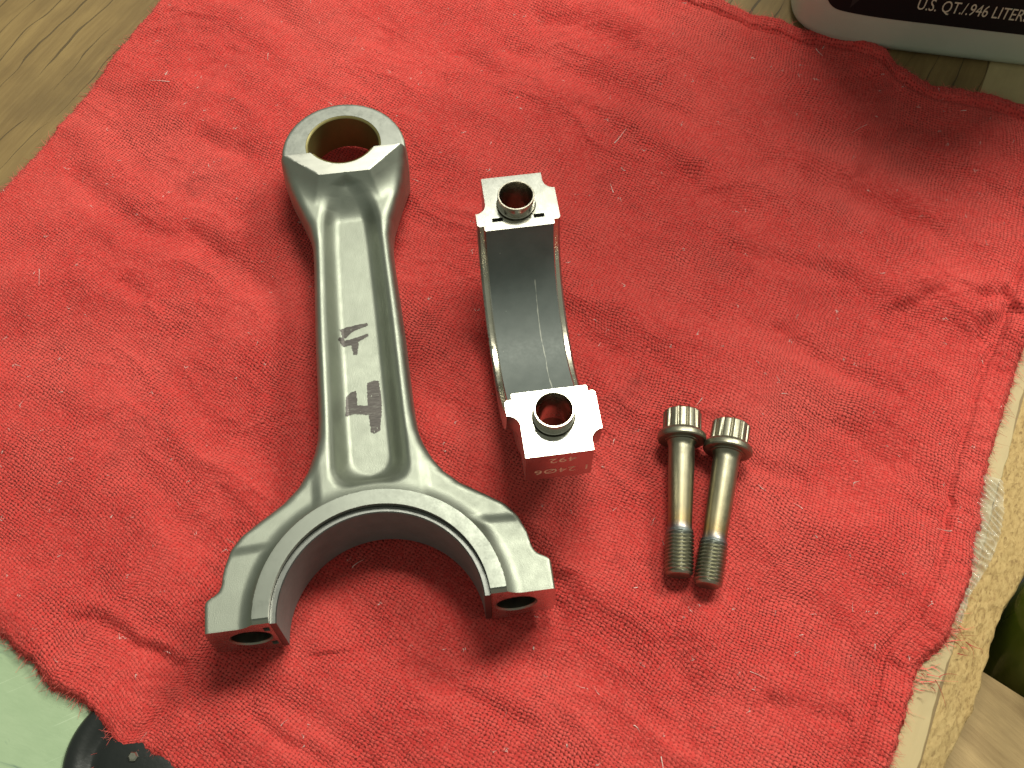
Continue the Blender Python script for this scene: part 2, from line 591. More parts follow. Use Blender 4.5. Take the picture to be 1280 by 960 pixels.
rb_f = np.hypot(np.abs(fc[:, 1]) - 33.3, fc[:, 2])
fm[(rb_f < 5.1) & (fc[:, 0] < 28) & (np.abs(fn[:, 0]) < 0.9)] = 6
fm[(rp_f < 11.8) & (np.abs(fn[:, 2]) < 0.5)] = 3
Vl = V * np.array([1, -1, 1])
rod_body = mesh_obj("rod_body", Vl, Q[:, ::-1], [M_blast, M_ground, M_turned, M_bore, M_flat, M_facet, M_dark_hole], rod, sharp=32, fmat=fm)

def half_shell(name, r0, r1, hw, mats, parent, orient, tang_side, tang_c):
    """Half bearing shell; angle 0..pi in the local x/y plane of 'orient', width along local axis."""
    na, nw = 96, 24
    V, F, fmx = [], [], []
    ang = np.linspace(0, np.pi, na + 1)
    prof = [(r0 + 0.25, -hw), (r0, -hw + 0.3)] + [(r0, -hw + 0.3 + (2 * hw - 0.6) * j / nw) for j in range(1, nw)] + [(r0, hw - 0.3), (r0 + 0.25, hw), (r1, hw), (r1, -hw)]
    npf = len(prof)
    for a in ang:
        for rr, ww in prof:
            V.append(orient(rr * math.cos(a), rr * math.sin(a), ww))
    for i in range(na):
        for j in range(npf):
            k = (j + 1) % npf
            F.append((i * npf + j, i * npf + k, (i + 1) * npf + k, (i + 1) * npf + j))
            fmx.append(0 if 1 <= j < npf - 4 else 1)
    F.append(tuple(range(npf)))
    F.append(tuple(range(na * npf, na * npf + npf))[::-1])
    fmx += [1, 1]
    return mesh_obj(name, V, F, mats, parent, sharp=35, fmat=fmx)

# shell in the rod: opening faces -u; angle 0..pi sweeps v=+r -> u=+r -> v=-r
sh_o = half_shell("bearing_shell", 25.35, 26.93, 9.65, [M_shell_rod, M_shell_rim], rod,
                  lambda a, b, w_: (b - 0.02, -a, w_), 0, 0)
sh_o["label"] = "dark grey bearing shell lining the fork"

# bronze bush in the eye, cut flush with the stepped face
nb_ = 96
V, F = [], []
for i in range(nb_):
    a = 2 * math.pi * i / nb_
    for rr, dz, sg in ((11.2, -0.25, 1), (11.58, -0.12, 1), (11.58, -0.4, -1), (11.2, -0.45, -1), (10.9, -0.8, -1), (10.9, 0, 0), (10.9, -0.55, 1)):
        u_ = PIN_U + rr * math.cos(a)
        et = float(eye_top(np.array(u_)))
        V.append((u_, rr * math.sin(a), sg * ((et if sg > 0 else min(et, 10.6)) + dz)))
for i in range(nb_):
    for j in range(7):
        k, ii = (j + 1) % 7, (i + 1) % nb_
        F.append((i * 7 + j, i * 7 + k, ii * 7 + k, ii * 7 + j))
mesh_obj("bush", V, F, M_bronze, rod, sharp=35)["label"] = "yellowish bronze bush inside the small eye"

# marker strokes on the web
mk = NT("marker_ink")
mk.s(Metallic=0.35, Roughness=0.42)
mv = mk.coords(stretch=(3, 0.6, 1))
mk.to('Base Color', mk.ramp(mk.noise(mv, 0.9, 4, 0.7), [(0.3, (0.028, 0.022, 0.020)), (0.55, (0.060, 0.050, 0.045)), (0.78, (0.14, 0.14, 0.12))]))
def ink(polys, name):
    """Fill outlines (u, v) as a fine grid laid 0.04 mm above the web."""
    V, F, index = [], [], {}
    h = 0.16
    for poly in polys:
        P = np.array(poly, float)
        lo, hi = P.min(0), P.max(0)
        us, vs = np.arange(lo[0], hi[0], h), np.arange(lo[1], hi[1], h)
        uu, vv = np.meshgrid(us + h / 2, vs + h / 2, indexing='ij')
        ru = uu + 0.14 * perlin(uu * 2.2, vv * 0.9, 8)
        rv = vv + 0.14 * perlin(uu * 2.6, vv * 0.7, 9)
        ins = np.zeros(uu.shape, bool)
        x0, y0 = P[-1]
        for x1, y1 in P:
            c = ((y1 > rv) != (y0 > rv)) & (ru < (x0 - x1) * (rv - y1) / (y0 - y1 + 1e-9) + x1)
            ins ^= c
            x0, y0 = x1, y1
        ins &= perlin(uu * 0.9 + 3, vv * 5.0, 21) > -0.78
        for i, j in np.argwhere(ins):
            q = []
            for di, dj in ((0, 0), (1, 0), (1, 1), (0, 1)):
                key = (round((us[i] + di * h) / h), round((vs[j] + dj * h) / h))
                if key not in index:
                    uq, vq = key[0] * h, key[1] * h
                    index[key] = len(V)
                    V.append((uq, -vq, float(rod_height(np.array(uq), np.array(vq))) + 0.05))
                q.append(index[key])
            F.append(tuple(q[::-1]))
    return mesh_obj(name, V, F, mk.m, rod_body)
INK_A = [[(85.2, -5.8), (85.86, -4.02), (86.34, -0.95), (86.72, 2.2), (85.7, 2.43), (84.4, -1.84), (82.78, -3.69), (82.0, -4.49), (82.62, -5.13), (84.24, -5.25)], [(81.7, -6.17), (82.51, -5.66), (82.59, -4.91), (81.44, -4.3), (81.84, -2.01), (82.87, 2.22), (82.04, 2.38), (80.44, -0.83), (79.7, -0.58), (76.28, -1.27), (76.5, -2.22), (79.63, -2.69), (79.42, -5.03)]]
INK_B = [(63.15, -5.26), (64.64, -3.84), (65.02, -2.34), (60.4, -2.23), (59.87, 0.51), (66.97, 0.75), (67.43, 2.41), (67.28, 4.1), (61.17, 4.42), (57.06, 4.09), (51.78, 3.24), (51.18, 1.67), (51.63, 0.77), (57.05, 0.52), (57.82, -3.28), (57.24, -5.72)]
ink([INK_A[0]], "marker_stroke")
ink([INK_A[1]], "marker_stroke")
ink([INK_B], "marker_stroke")

# ------------------------------------------------------------------ bearing cap, standing on its back
CAP_C, CAP_ROT, CAP_Z = (5.7, 2.0), math.radians(7.97), 39.5
CAP_RO = 37.6
def cap_sdf(c, a, z):
    aa, ac = np.abs(a), np.abs(c)
    r = np.hypot(a, z)
    arch = r - CAP_RO
    boss = np.maximum(np.maximum(aa - 43.4, -13.8 - z), 20 - aa)
    prof = smin(arch, boss, 3.5)
    prof = np.maximum(prof, z)
    # wide flank near the bore, narrower bolt bosses; the two flanks step at different radii
    rs = np.where(c < 0, 31.4, 37.8)
    t = np.clip((r - rs) / 3.2, 0, 1)
    hw = 11.5 - 3.05 * np.sqrt(np.clip(1 - (1 - t) ** 2, 0, 1))
    d = np.maximum(prof, (ac - hw) * 0.6)
    # relief pocket in the flank of the arch
    d = np.maximum(d, 27.0 - r)
    d = np.maximum(d, ((ac - 11.5) + (27.6 - r)) * 0.707)
    rb = np.hypot(aa - 33.2, c)
    d = np.maximum(d, 5.15 - rb)
    d = np.maximum(d, (z + 5.5 - rb) * 0.707)
    sl = np.maximum(np.maximum(np.abs(a - 28.75) - 0.62, np.abs(ac - 5.75) - 1.5), -4 - z)
    d = np.maximum(d, -sl)
    return d
cap = thing("bearing_cap", "shiny ground steel bearing cap standing arch down between rod and bolts", "bearing cap",
            (CAP_C[0], CAP_C[1], CAP_Z), CAP_ROT)
V, Q = dual_contour(cap_sdf, (-11.6, -43.6, -CAP_RO - 0.1), (11.6, 43.6, 0), 0.45)
fc, fn = face_info(V, Q)
r_f = np.hypot(fc[:, 1], fc[:, 2])
fm = np.zeros(len(Q), int)
fm[(fn[:, 2] > 0.9) & (fc[:, 2] > -0.2)] = 1
fm[(np.abs(fn[:, 0]) < 0.3) & (r_f < 27.3)] = 2
fm[(np.abs(fn[:, 1]) > 0.9) & (np.abs(fc[:, 1]) > 43.2)] = 3
rb_f = np.hypot(np.abs(fc[:, 1]) - 33.2, fc[:, 0])
fm[(rb_f < 5.3) & (np.abs(fn[:, 2]) < 0.9)] = 4
M_capside = metal("cap_flank_steel", (0.40, 0.40, 0.37), 0.30, var=0.08)
M_capend = metal("cap_end_steel", (0.42, 0.41, 0.39), 0.20, streak=(6, 0.3, 0.4), var=0.05)
M_capbore = metal("cap_bore_steel", (0.62, 0.58, 0.47), 0.25, streak=(6, 0.4, 0.4), var=0.1)
M_capface = metal("cap_ground_face", (0.60, 0.60, 0.55), 0.21, streak=(7.0, 0.3, 1.0), var=0.03, rvar=0.012)
cap_body = mesh_obj("cap_body", V, Q, [M_capside, M_capface, M_capbore, M_capend, M_dark_hole], cap, sharp=32, fmat=fm)
half_shell("bearing_shell", 25.35, 26.93, 9.65, [M_shell_cap, M_shell_edge], cap,
           lambda a, b, w_: (w_, a, -b + 0.05), 0, 0)["label"] = "dark grey bearing shell with a pale scratch line"
for a_ in (33.2, -33.2):
    prof = [(4.45, -9), (4.45, 3.9), (4.65, 4.3), (4.95, 4.3), (5.1, 4.05), (5.1, 0.9), (4.8, 0.75), (4.8, 0.45), (5.1, 0.3), (5.12, -9), (4.45, -9)]
    SV, SF = lathe(prof, 64)
    so = mesh_obj("dowel_sleeve", SV, [f[::-1] for f in SF], M_sleeve, cap, sharp=35)
    so.location = (0, a_ * MM, 0)

def text_verts(s, size, sx=1.0, space=1.0):
    cu = bpy.data.curves.new("lettering", 'FONT')
    cu.body = s
    cu.size = size
    cu.space_character = space
    cu.resolution_u = 3
    o = bpy.data.objects.new("lettering", cu)
    me = o.to_mesh()
    V = np.array([tuple(v.co) for v in me.vertices])
    F = [tuple(p.vertices) for p in me.polygons]
    o.to_mesh_clear()
    bpy.data.objects.remove(o)
    bpy.data.curves.remove(cu)
    V[:, 0] *= sx
    return V, F
M_etch = metal("etched_mark", (0.90, 0.80, 0.62), 0.7, var=0.2)
# engraved number on the near end face, upside down in this view
for s, cx, cz, size in (("1 24\u00d86", 0.6, -9.6, 3.6), ("492", 0.9, -3.6, 3.6)):
    TV, TF = text_verts(s, size, 1.25, 1.05)
    mid = (TV.max(0) + TV.min(0)) / 2
    X = -(TV[:, 0] - mid[0]) + cx
    Z = -(TV[:, 1] - mid[1]) + cz
    Y = np.full(len(X), -43.4 - 0.02)
    mesh_obj("engraved_number", np.stack([X, Y, Z], 1), TF, M_etch, cap_body, smooth=False)

# ------------------------------------------------------------------ twelve-point bolts
def bolt_steel():
    m = NT("bolt_steel")
    v0 = m.coords()
    x, y, z = m.sep(v0)
    oi = m.n('ShaderNodeObjectInfo')
    va = m.n('ShaderNodeVectorMath', operation='ADD')
    m.l(v0, va.inputs[0])
    sc_ = m.n('ShaderNodeVectorMath', operation='SCALE')
    sc_.inputs['Scale'].default_value = 900.0
    m.l(oi.outputs['Location'], sc_.inputs[0])
    m.l(sc_.outputs[0], va.inputs[1])
    v = va.outputs[0]
    base = m.ramp(m.maprange(x, 0, 47.5, 0, 1), [(0.0, (0.29, 0.27, 0.21)), (0.17, (0.29, 0.275, 0.21)), (0.32, (0.32, 0.30, 0.215)), (0.60, (0.34, 0.30, 0.19)), (0.68, (0.34, 0.255, 0.13)), (0.715, (0.25, 0.21, 0.20)), (0.74, (0.27, 0.30, 0.31)), (0.78, (0.36, 0.35, 0.28)), (1.0, (0.34, 0.33, 0.26))])
    n1 = m.noise(v, 0.5, 4)
    m.to('Base Color', m.mix(m.maprange(n1, 0.45, 0.7, 0, 0.35), base, (0.22, 0.20, 0.15)))
    m.s(Metallic=1.0, Roughness=0.34)
    m.to('Roughness', m.maprange(m.noise(v, 1.2, 4), 0.3, 0.7, 0.34, 0.48))
    m.to('Normal', m.bump(m.noise(v, 3.0, 2), 0.014))
    return m.m
M_bolt = bolt_steel()

def bolt_parts(parent):
    # axis along +x, x = 0 at the top of the head
    seg = 192
    th = np.arange(seg) * 2 * np.pi / seg
    def star(ap, rnd):
        hexr = lambda t: ap / np.cos((t + np.pi / 6) % (np.pi / 3) - np.pi / 6)
        r = np.maximum(hexr(th), hexr(th + np.pi / 6))
        return r * (1 - rnd) + rnd * ap * 1.06
    def rings(rows):
        rows = [(x if x < 9.3 else 9.3 + (x - 9.3) * 0.90, r) for x, r in rows]
        V = np.concatenate([np.stack([np.full(seg, x), r * np.cos(th), r * np.sin(th)], 1) for x, r in rows])
        F = [(i * seg + j, i * seg + (j + 1) % seg, (i + 1) * seg + (j + 1) % seg, (i + 1) * seg + j) for i in range(len(rows) - 1) for j in range(seg)]
        return V, F
    one = np.ones(seg)
    st = lambda ap, r=0.0: star(ap, r)
    # deepen the grooves between the twelve points
    h0 = 5.3 - 0.7 * np.exp(-((((th + 0.02) % (np.pi / 6)) - np.pi / 12) / 0.062) ** 2)
    rows = [(0.55, one * 0.01), (0.55, one * 2.6), (0.05, one * 3.4), (0.0, one * 4.0), (0.25, np.minimum(h0, 4.75)), (0.75, h0), (5.6, h0), (6.2, h0 + 0.1)]
    V, F = rings(rows)
    mesh_obj("bolt_head", V, F, M_bolt, parent, sharp=38)
    rows = [(5.9, one * 4.4), (6.15, one * 5.6), (6.7, one * 6.2), (7.1, one * 6.55), (7.4, one * 6.7), (8.5, one * 6.75), (8.85, one * 6.5), (8.95, one * 6.0), (8.95, one * 4.7), (9.2, one * 4.65), (9.3, one * 4.2), (9.3, one * 3.4)]
    V, F = rings(rows)
    mesh_obj("bolt_flange", V, F, M_bolt, parent, sharp=38)
    rows = [(9.0, one * 4.15), (9.7, one * 3.95), (10.4, one * 3.72), (11.2, one * 3.62), (11.6, one * 3.66), (12.5, one * 3.6), (16, one * 3.6), (26, one * 3.42), (31, one * 3.3), (35.5, one * 3.22), (36.6, one * 3.25), (37.4, one * 3.4), (37.9, one * 3.6)]
    V, F = rings(rows)
    mesh_obj("bolt_shank", V, F, M_bolt, parent, sharp=50)
    pitch, rows = 1.12, []
    x0, x1 = 37.6, 51.2
    for x in np.arange(x0, x1 + 0.01, pitch / 10):
        ph = (x / pitch - th / (2 * np.pi)) % 1.0
        tri = np.clip(np.abs(ph - 0.5) * 2 * 1.25 - 0.12, 0, 1)
        rr = 3.22 + 0.68 * tri
        fade = sstep(x0, x0 + 1.2, x)
        rr = rr * fade + 3.6 * (1 - fade)
        rr = np.minimum(rr, 3.9 - np.maximum(x - (x1 - 1.1), 0) * 0.75)
        rows.append((x, rr))
    rows += [(x1 + 0.02, one * 2.7), (x1 + 0.02, one * 0.01)]
    V, F = rings(rows)
    mesh_obj("bolt_thread", V, F, M_bolt, parent, sharp=60)

def copy_children(src, dst):
    for ch in list(src.children):
        c = ch.copy()
        COL.objects.link(c)
        c.parent = dst

def place_bolt(o, head, tail, roll):
    from mathutils import Vector, Matrix
    h, t = Vector(head), Vector(tail)
    q = (t - h).to_track_quat('X', 'Z')
    o.rotation_mode = 'QUATERNION'
    from mathutils import Quaternion
    o.rotation_quaternion = q @ Quaternion((1, 0, 0), roll)
    o.location = h * MM

B1 = ((47.7, -13.4, 8.5), (43.8, -60.2, 5.0))
B2 = ((61.1, -17.1, 8.5), (51.1, -63.0, 5.0))
bolt_a = thing("flanged_bolt", "twelve-point flanged steel bolt nearer the cap, its head higher up the rag", "bolt", group="pair of loose rod bolts")
bolt_parts(bolt_a)
place_bolt(bolt_a, *B1, 0.1)
bolt_b = thing("flanged_bolt", "twelve-point flanged steel bolt farther from the cap, tip pointing lowest", "bolt", group="pair of loose rod bolts")
copy_children(bolt_a, bolt_b)
place_bolt(bolt_b, *B2, 0.33)

# ------------------------------------------------------------------ red shop rag
EDGE_TL = [(-209.3, -24.6), (-197.1, 3.7), (-181.8, 36.1), (-164.6, 70.0), (-153.4, 91.6), (-142.4, 116.2), (-136.3, 132.2), (-124.6, 156.3), (-102.6, 201.9), (-79.1, 244.8)]
EDGE_BL = [(-209.3, -24.6), (-171.1, -49.6), (-133.1, -74.9), (-123.3, -82.2), (-117.6, -88.3), (-112.6, -89.9), (-108.1, -92.3), (-105.0, -94.9), (-99.5, -101.2), (-96.7, -103.7), (-92.3, -103.1), (-89.0, -105.0), (-83.6, -108.3), (-59.3, -124.4), (-7.2, -158.0), (38, -190)]
EDGE_TR = [(-79.1, 244.8), (-24.3, 207.2), (35.1, 174.7), (74.5, 156.3), (85.2, 149.2), (94.9, 146.8), (102.8, 142.1), (112.5, 141.4), (119.2, 139.0), (124.3, 135.2), (129.4, 132.2), (131.9, 125.4), (137.1, 120.3), (143.2, 115.9), (152.3, 113.7), (162.6, 110.8), (172.3, 105.5), (183.7, 96.7)]
EDGE_R = [(38, -190), (64.7, -158.0), (84.4, -122.6), (92.9, -107.9), (96.7, -100.2), (99.5, -94.3), (102.1, -88.3), (104.6, -83.2), (108.3, -80.1), (113.2, -76.0), (116.4, -69.6), (121.7, -60.9), (126.6, -46.8), (128.9, -43.8), (128.8, -40.3), (132.0, -30.7), (137.4, -18.4), (144.6, -2.9), (152.6, 12.7), (164.6, 36.1), (178.7, 70.0), (183.7, 96.7)]
NS, NTT = 690, 640
def resample(pts, n):
    P = np.array(pts, float)
    s = np.r_[0, np.cumsum(np.hypot(*np.diff(P, axis=0).T))]
    t = np.linspace(0, s[-1], n)
    return np.stack([np.interp(t, s, P[:, 0]), np.interp(t, s, P[:, 1])], 1), s[-1]
c0, L0 = resample(EDGE_TL, NS)      # t = 0, along s
c1, L1 = resample(EDGE_R, NS)       # t = 1
d0, L2 = resample(EDGE_BL, NTT)     # s = 0, along t
d1, L3 = resample(EDGE_TR, NTT)     # s = 1
S_ = np.linspace(0, 1, NS)[:, None, None]
T_ = np.linspace(0, 1, NTT)[None, :, None]
XY = ((1 - T_) * c0[:, None] + T_ * c1[:, None] + (1 - S_) * d0[None] + S_ * d1[None]
      - ((1 - S_) * (1 - T_) * c0[0] + (1 - S_) * T_ * c1[0] + S_ * (1 - T_) * c0[-1] + S_ * T_ * c1[-1]))
X, Y = XY[..., 0], XY[..., 1]
LS, LT = 0.5 * (L0 + L1), 0.5 * (L2 + L3)
ds = np.broadcast_to(S_[..., 0] * LS, X.shape)          # mm from the lower-left edge
de = np.broadcast_to((1 - S_[..., 0]) * LS, X.shape)    # mm from the far right edge
dl = np.broadcast_to(T_[..., 0] * LT, X.shape)          # mm from the far left edge
dr = np.broadcast_to((1 - T_[..., 0]) * LT, X.shape)    # mm from the right edge

def poly_dist(x, y, pts):
    """distance to a polyline, and the side (+ left of travel)."""
    best = np.full(x.shape, 1e9)
    side = np.zeros(x.shape)
    along = np.zeros(x.shape)
    P = np.array(pts, float)
    n = len(P) - 1
    for i in range(n):
        a, b = P[i], P[i + 1]
        d = b - a
        L = d @ d
        t = np.clip(((x - a[0]) * d[0] + (y - a[1]) * d[1]) / L, 0, 1)
        qx, qy = x - a[0] - t * d[0], y - a[1] - t * d[1]
        dist = np.hypot(qx, qy)
        m_ = dist < best
        best = np.where(m_, dist, best)
        side = np.where(m_, np.sign(d[0] * qy - d[1] * qx), side)
        along = np.where(m_, (i + t) / n, along)
    return best, side, along

WA = math.radians(-32)
wx = X + 9 * perlin(X / 42, Y / 42, 31) + 3 * perlin(X / 14, Y / 14, 32)
wy = Y + 9 * perlin(X / 42 + 7, Y / 42, 33) + 3 * perlin(X / 14, Y / 14 + 5, 34)
p_ = wx * math.cos(WA) + wy * math.sin(WA)
q_ = -wx * math.sin(WA) + wy * math.cos(WA)
def ridge(n, pw):
    return np.clip(1 - np.abs(n) * 1.6, 0, 1) ** pw
Z = 2.0 + 2.7 * perlin(p_ / 80, q_ / 30, 41)
Z += 1.5 * perlin(p_ / 52, q_ / 15, 42)
patch = sstep(-0.25, 0.35, perlin(X / 60, Y / 60, 50))
Z += (0.35 + 0.65 * patch) * 0.6 * (ridge(perlin(p_ / 38, q_ / 12, 43), 2.0) - 0.3)
Z += (0.2 + 0.5 * patch) * 0.26 * (ridge(perlin(p_ / 20, q_ / 7.0, 44), 1.8) - 0.3)
p2 = wx * math.cos(0.5) + wy * math.sin(0.5)
q2 = -wx * math.sin(0.5) + wy * math.cos(0.5)
Z += 0.40 * sstep(0.0, 0.5, perlin(X / 50 + 9, Y / 50, 51)) * ridge(perlin(p2 / 24, q2 / 9, 45), 3)
Z += 0.10 * perlin(X / 3.2, Y / 3.2, 46) + 0.07 * perlin(X / 1.5, Y / 1.5, 47)
# creases seen one by one: (points, half width, height, drop on the right of travel)
CREASES = [
    ([(-119.5, -71.6), (-111.4, -70.5), (-106.5, -71.6), (-101.8, -74.5), (-97.2, -77.7), (-90.7, -79.8), (-85.1, -82.9), (-83.3, -88.5), (-85.0, -94.4), (-90.6, -100.3), (-94.6, -103.2)], 1.5, -1.2, 0.9),
    ([(140.9, 26.5), (144.5, 28.8), (151.2, 29.4)], 2.2, -2.6, 0.6),
    ([(137.3, 13.0), (145.1, 19.9), (152.1, 24.8)], 2.6, -2.4, 0.8),
    ([(109.2, 13.0), (116.8, 22.8), (123.8, 28.5), (132.8, 31.4)], 2.4, -1.6, 0.8),
    ([(113.5, 113.2), (118.7, 117.6), (125.7, 118.3)], 2.4, -2.6, 0.8),
    ([(115.6, 91.2), (124.2, 92.2), (133.5, 99.8)], 2.2, -1.6, 0.5),
    ([(113.4, 72.9), (116.0, 81.1), (120.4, 87.8)], 2.4, -1.4, 0.5),
    ([(-145.9, 81.1), (-133.2, 68.0), (-115.6, 53.8), (-97.2, 47.7), (-86.5, 41.7)], 3.2, -1.2, 0.4),
    ([(-120.2, 35.8), (-108.8, 25.6)], 2.2, -1.2, 0.2),
    ([(-106.0, 56.9), (-84.1, 41.7), (-73.0, 29.9)], 2.8, -1.0, 0.3),
    ([(2.8, 143.9), (22.6, 143.9), (33.5, 137.0), (44.4, 130.6)], 4.5, -2.2, 0.8),
    ([(21.5, 106.8), (32.0, 98.0), (42.2, 91.2)], 2.4, -1.4, 0.5),
    ([(26.6, 96.3), (42.1, 87.8), (52.1, 81.1), (61.9, 72.9)], 2.6, -1.3, 0.5),
    ([(49.3, 77.8), (66.5, 66.4), (80.9, 58.5)], 3.4, -1.1, 0.4),
    ([(76.9, 21.4), (85.5, 13.0), (91.5, 4.8), (106.9, -1.9), (113.7, -3.2)], 2.8, -1.3, 0.6),
    ([(91.7, -11.0), (99.4, -21.1), (109.5, -28.5)], 2.6, -1.1, 0.4),
    ([(-32.8, -82.3), (-20.4, -86.4), (-4.0, -94.4), (8.0, -100.3)], 2.2, -1.0, 0.4),
    ([(-68.6, -92.5), (-59.7, -100.3), (-43.2, -108.0)], 1.8, -1.3, 0.4),
    ([(0.0, -54.3), (10.5, -67.6), (12.4, -78.2)], 3.4, -1.4, 0.5),
    ([(54.2, -21.1), (71.5, -28.5), (82.4, -31.0)], 2.4, -1.0, 0.4),
    ([(39.9, -67.6), (44.7, -88.5), (41.4, -106.1)], 3.6, -1.1, 0.3),
    ([(62.5, -92.5), (74.4, -94.4), (85.9, -98.4)], 2.4, -1.3, 0.4),
    ([(-94.5, 132.4), (-104.2, 121.3), (-112.6, 103.3)], 3.0, -1.1, 0.4),
    ([(-106.3, 96.3), (-97.5, 89.5), (-83.6, 82.7)], 2.6, -1.2, 0.4),
    ([(-22.2, 132.4), (-5.5, 121.3), (10.9, 114.0)], 3.0, -1.3, 0.4),
    ([(94.0, 82.7), (107.8, 69.6), (124.2, 60.1), (140.2, 50.8)], 3.4, -1.5, 0.7),
    ([(65.1, 50.8), (84.1, 41.7), (107.9, 35.8)], 2.8, -1.2, 0.5),
]
for pts, hw_, ht, drop in CREASES:
    hw_ *= 1.25
    P = np.array(pts)
    lo, hi = P.min(0) - 16, P.max(0) + 16
    m_ = (X > lo[0]) & (X < hi[0]) & (Y > lo[1]) & (Y < hi[1])
    xs, ys = X[m_], Y[m_]
    j = 1.3 * perlin(xs / 7, ys / 7, 61)
    dd, sd, al_ = poly_dist(xs + j, ys - j, pts)
    env = sstep(0, 0.12, al_) * (1 - sstep(0.88, 1.0, al_))
    Z[m_] += env * (ht * np.exp(-(dd / hw_) ** 2) + drop * np.exp(-((dd - 1.7 * hw_) / (1.2 * hw_)) ** 2) * (sd > 0))
# objects press the cloth flat
ru, rv_ = ((X - ROD_O[0]) * math.cos(ROD_ROT) + (Y - ROD_O[1]) * math.sin(ROD_ROT)), ((X - ROD_O[0]) * math.sin(ROD_ROT) - (Y - ROD_O[1]) * math.cos(ROD_ROT))
rc = np.clip(ru, -4, 146.8)
rside = np.maximum(np.abs(rv_) - np.interp(rc, _fu, _fw), np.maximum(-ru, 0) * 0 - 1e3)
rdist = np.where(ru < 0, np.hypot(np.maximum(np.abs(rv_) - 43.3, 0), ru), np.where(ru > EYE_U, np.hypot(ru - EYE_U, rv_) - EYE_R, rside))
rbore = np.where(ru > -3, 25.0 - np.hypot(ru, rv_), -1e3)
rdist = np.maximum(rdist, rbore)
k_ = sstep(0.5, 9.0, rdist)
zrod = np.interp(ru, [0, 40, 60, 110, 130, 165], [1.05, 1.3, 2.0, 2.2, 2.1, 2.1])
Z = np.minimum(Z, zrod) * (1 - k_) + Z * k_
ca, sa = math.cos(CAP_ROT), math.sin(CAP_ROT)
cc_, aa_ = (X - CAP_C[0]) * ca + (Y - CAP_C[1]) * sa, -(X - CAP_C[0]) * sa + (Y - CAP_C[1]) * ca
cd_ = np.hypot(np.maximum(np.abs(cc_) - 11.5, 0), np.maximum(np.abs(aa_) - 14, 0))
k_ = 1 - sstep(0.5, 9.0, cd_)
Z = Z * (1 - k_) + 1.95 * k_
for (hx, hy, hz), (tx, ty, tz) in (B1, B2):
    dd, _, al_ = poly_dist(X, Y, [(hx, hy), (tx, ty)])
    k_ = 1 - sstep(2.5, 9.0, dd)
    Z = Z * (1 - k_) + 1.35 * k_
kd = np.hypot(X + 91.5, Y + 107.0)
Z = np.maximum(Z, 2.4 * (1 - sstep(19, 25, kd)) + -9 * sstep(19, 25, kd))
# hems: a doubled band on the right and far right edges with a sunk stitch line
def hem(d, width, hgt, ragged):
    e = d + ragged
    return hgt * sstep(0.0, 1.6, e) * (1 - sstep(width - 1.2, width + 0.4, e)) - 0.95 * np.exp(-((e - width - 0.9) / 1.0) ** 2) + 0.5 * np.exp(-((e - width - 3.4) / 1.6) ** 2)
lump = 0.8 * perlin(X / 6, Y / 6, 71)
Z += hem(dr, 8.2 + 1.2 * perlin(ds / 30, dr * 0, 72), 1.25, 0) * (0.8 + 0.3 * lump)
Z += hem(de, 6.0 + 1.0 * perlin(dl / 30, de * 0, 73), 1.5, 0) * (0.8 + 0.3 * lump)
Z += 0.35 * (1 - sstep(6, 8, dr)) * perlin(ds / 2.2, dr / 5, 74) + 0.3 * (1 - sstep(5, 7, de)) * perlin(dl / 2.2, de / 5, 75)
# the cloth rolls down to the bench at every edge
bz_ = np.where((X < -20) & (Y < -20), BZ + 0.95, BZ + 0.25)
lift = 1.2 * np.clip(perlin(X / 16, Y / 16, 76), 0, 1)
for d in (ds, de, dl, dr):
    k_ = 1 - np.sqrt(np.clip(1 - (1 - np.clip(d / 2.4, 0, 1)) ** 2, 0, 1))
    Z = Z * (1 - k_) + (bz_ + lift * 0.4) * k_
Z = np.maximum(Z, np.where((X < -20) & (Y < -20), BZ + 0.93, BZ + 0.22))
# ragged outline
ed = np.minimum(np.minimum(ds, de), np.minimum(dl, dr))
k_ = 1 - sstep(0, 3.5, ed)
X = X + k_ * (0.55 * perlin(XY[..., 0] / 1.1, XY[..., 1] / 1.1, 81) + 0.5 * perlin(XY[..., 0] / 3.5, XY[..., 1] / 3.5, 82))
Y = Y + k_ * (0.55 * perlin(XY[..., 0] / 1.1, XY[..., 1] / 1.1 + 9, 83) + 0.5 * perlin(XY[..., 0] / 3.5, XY[..., 1] / 3.5 + 4, 84))

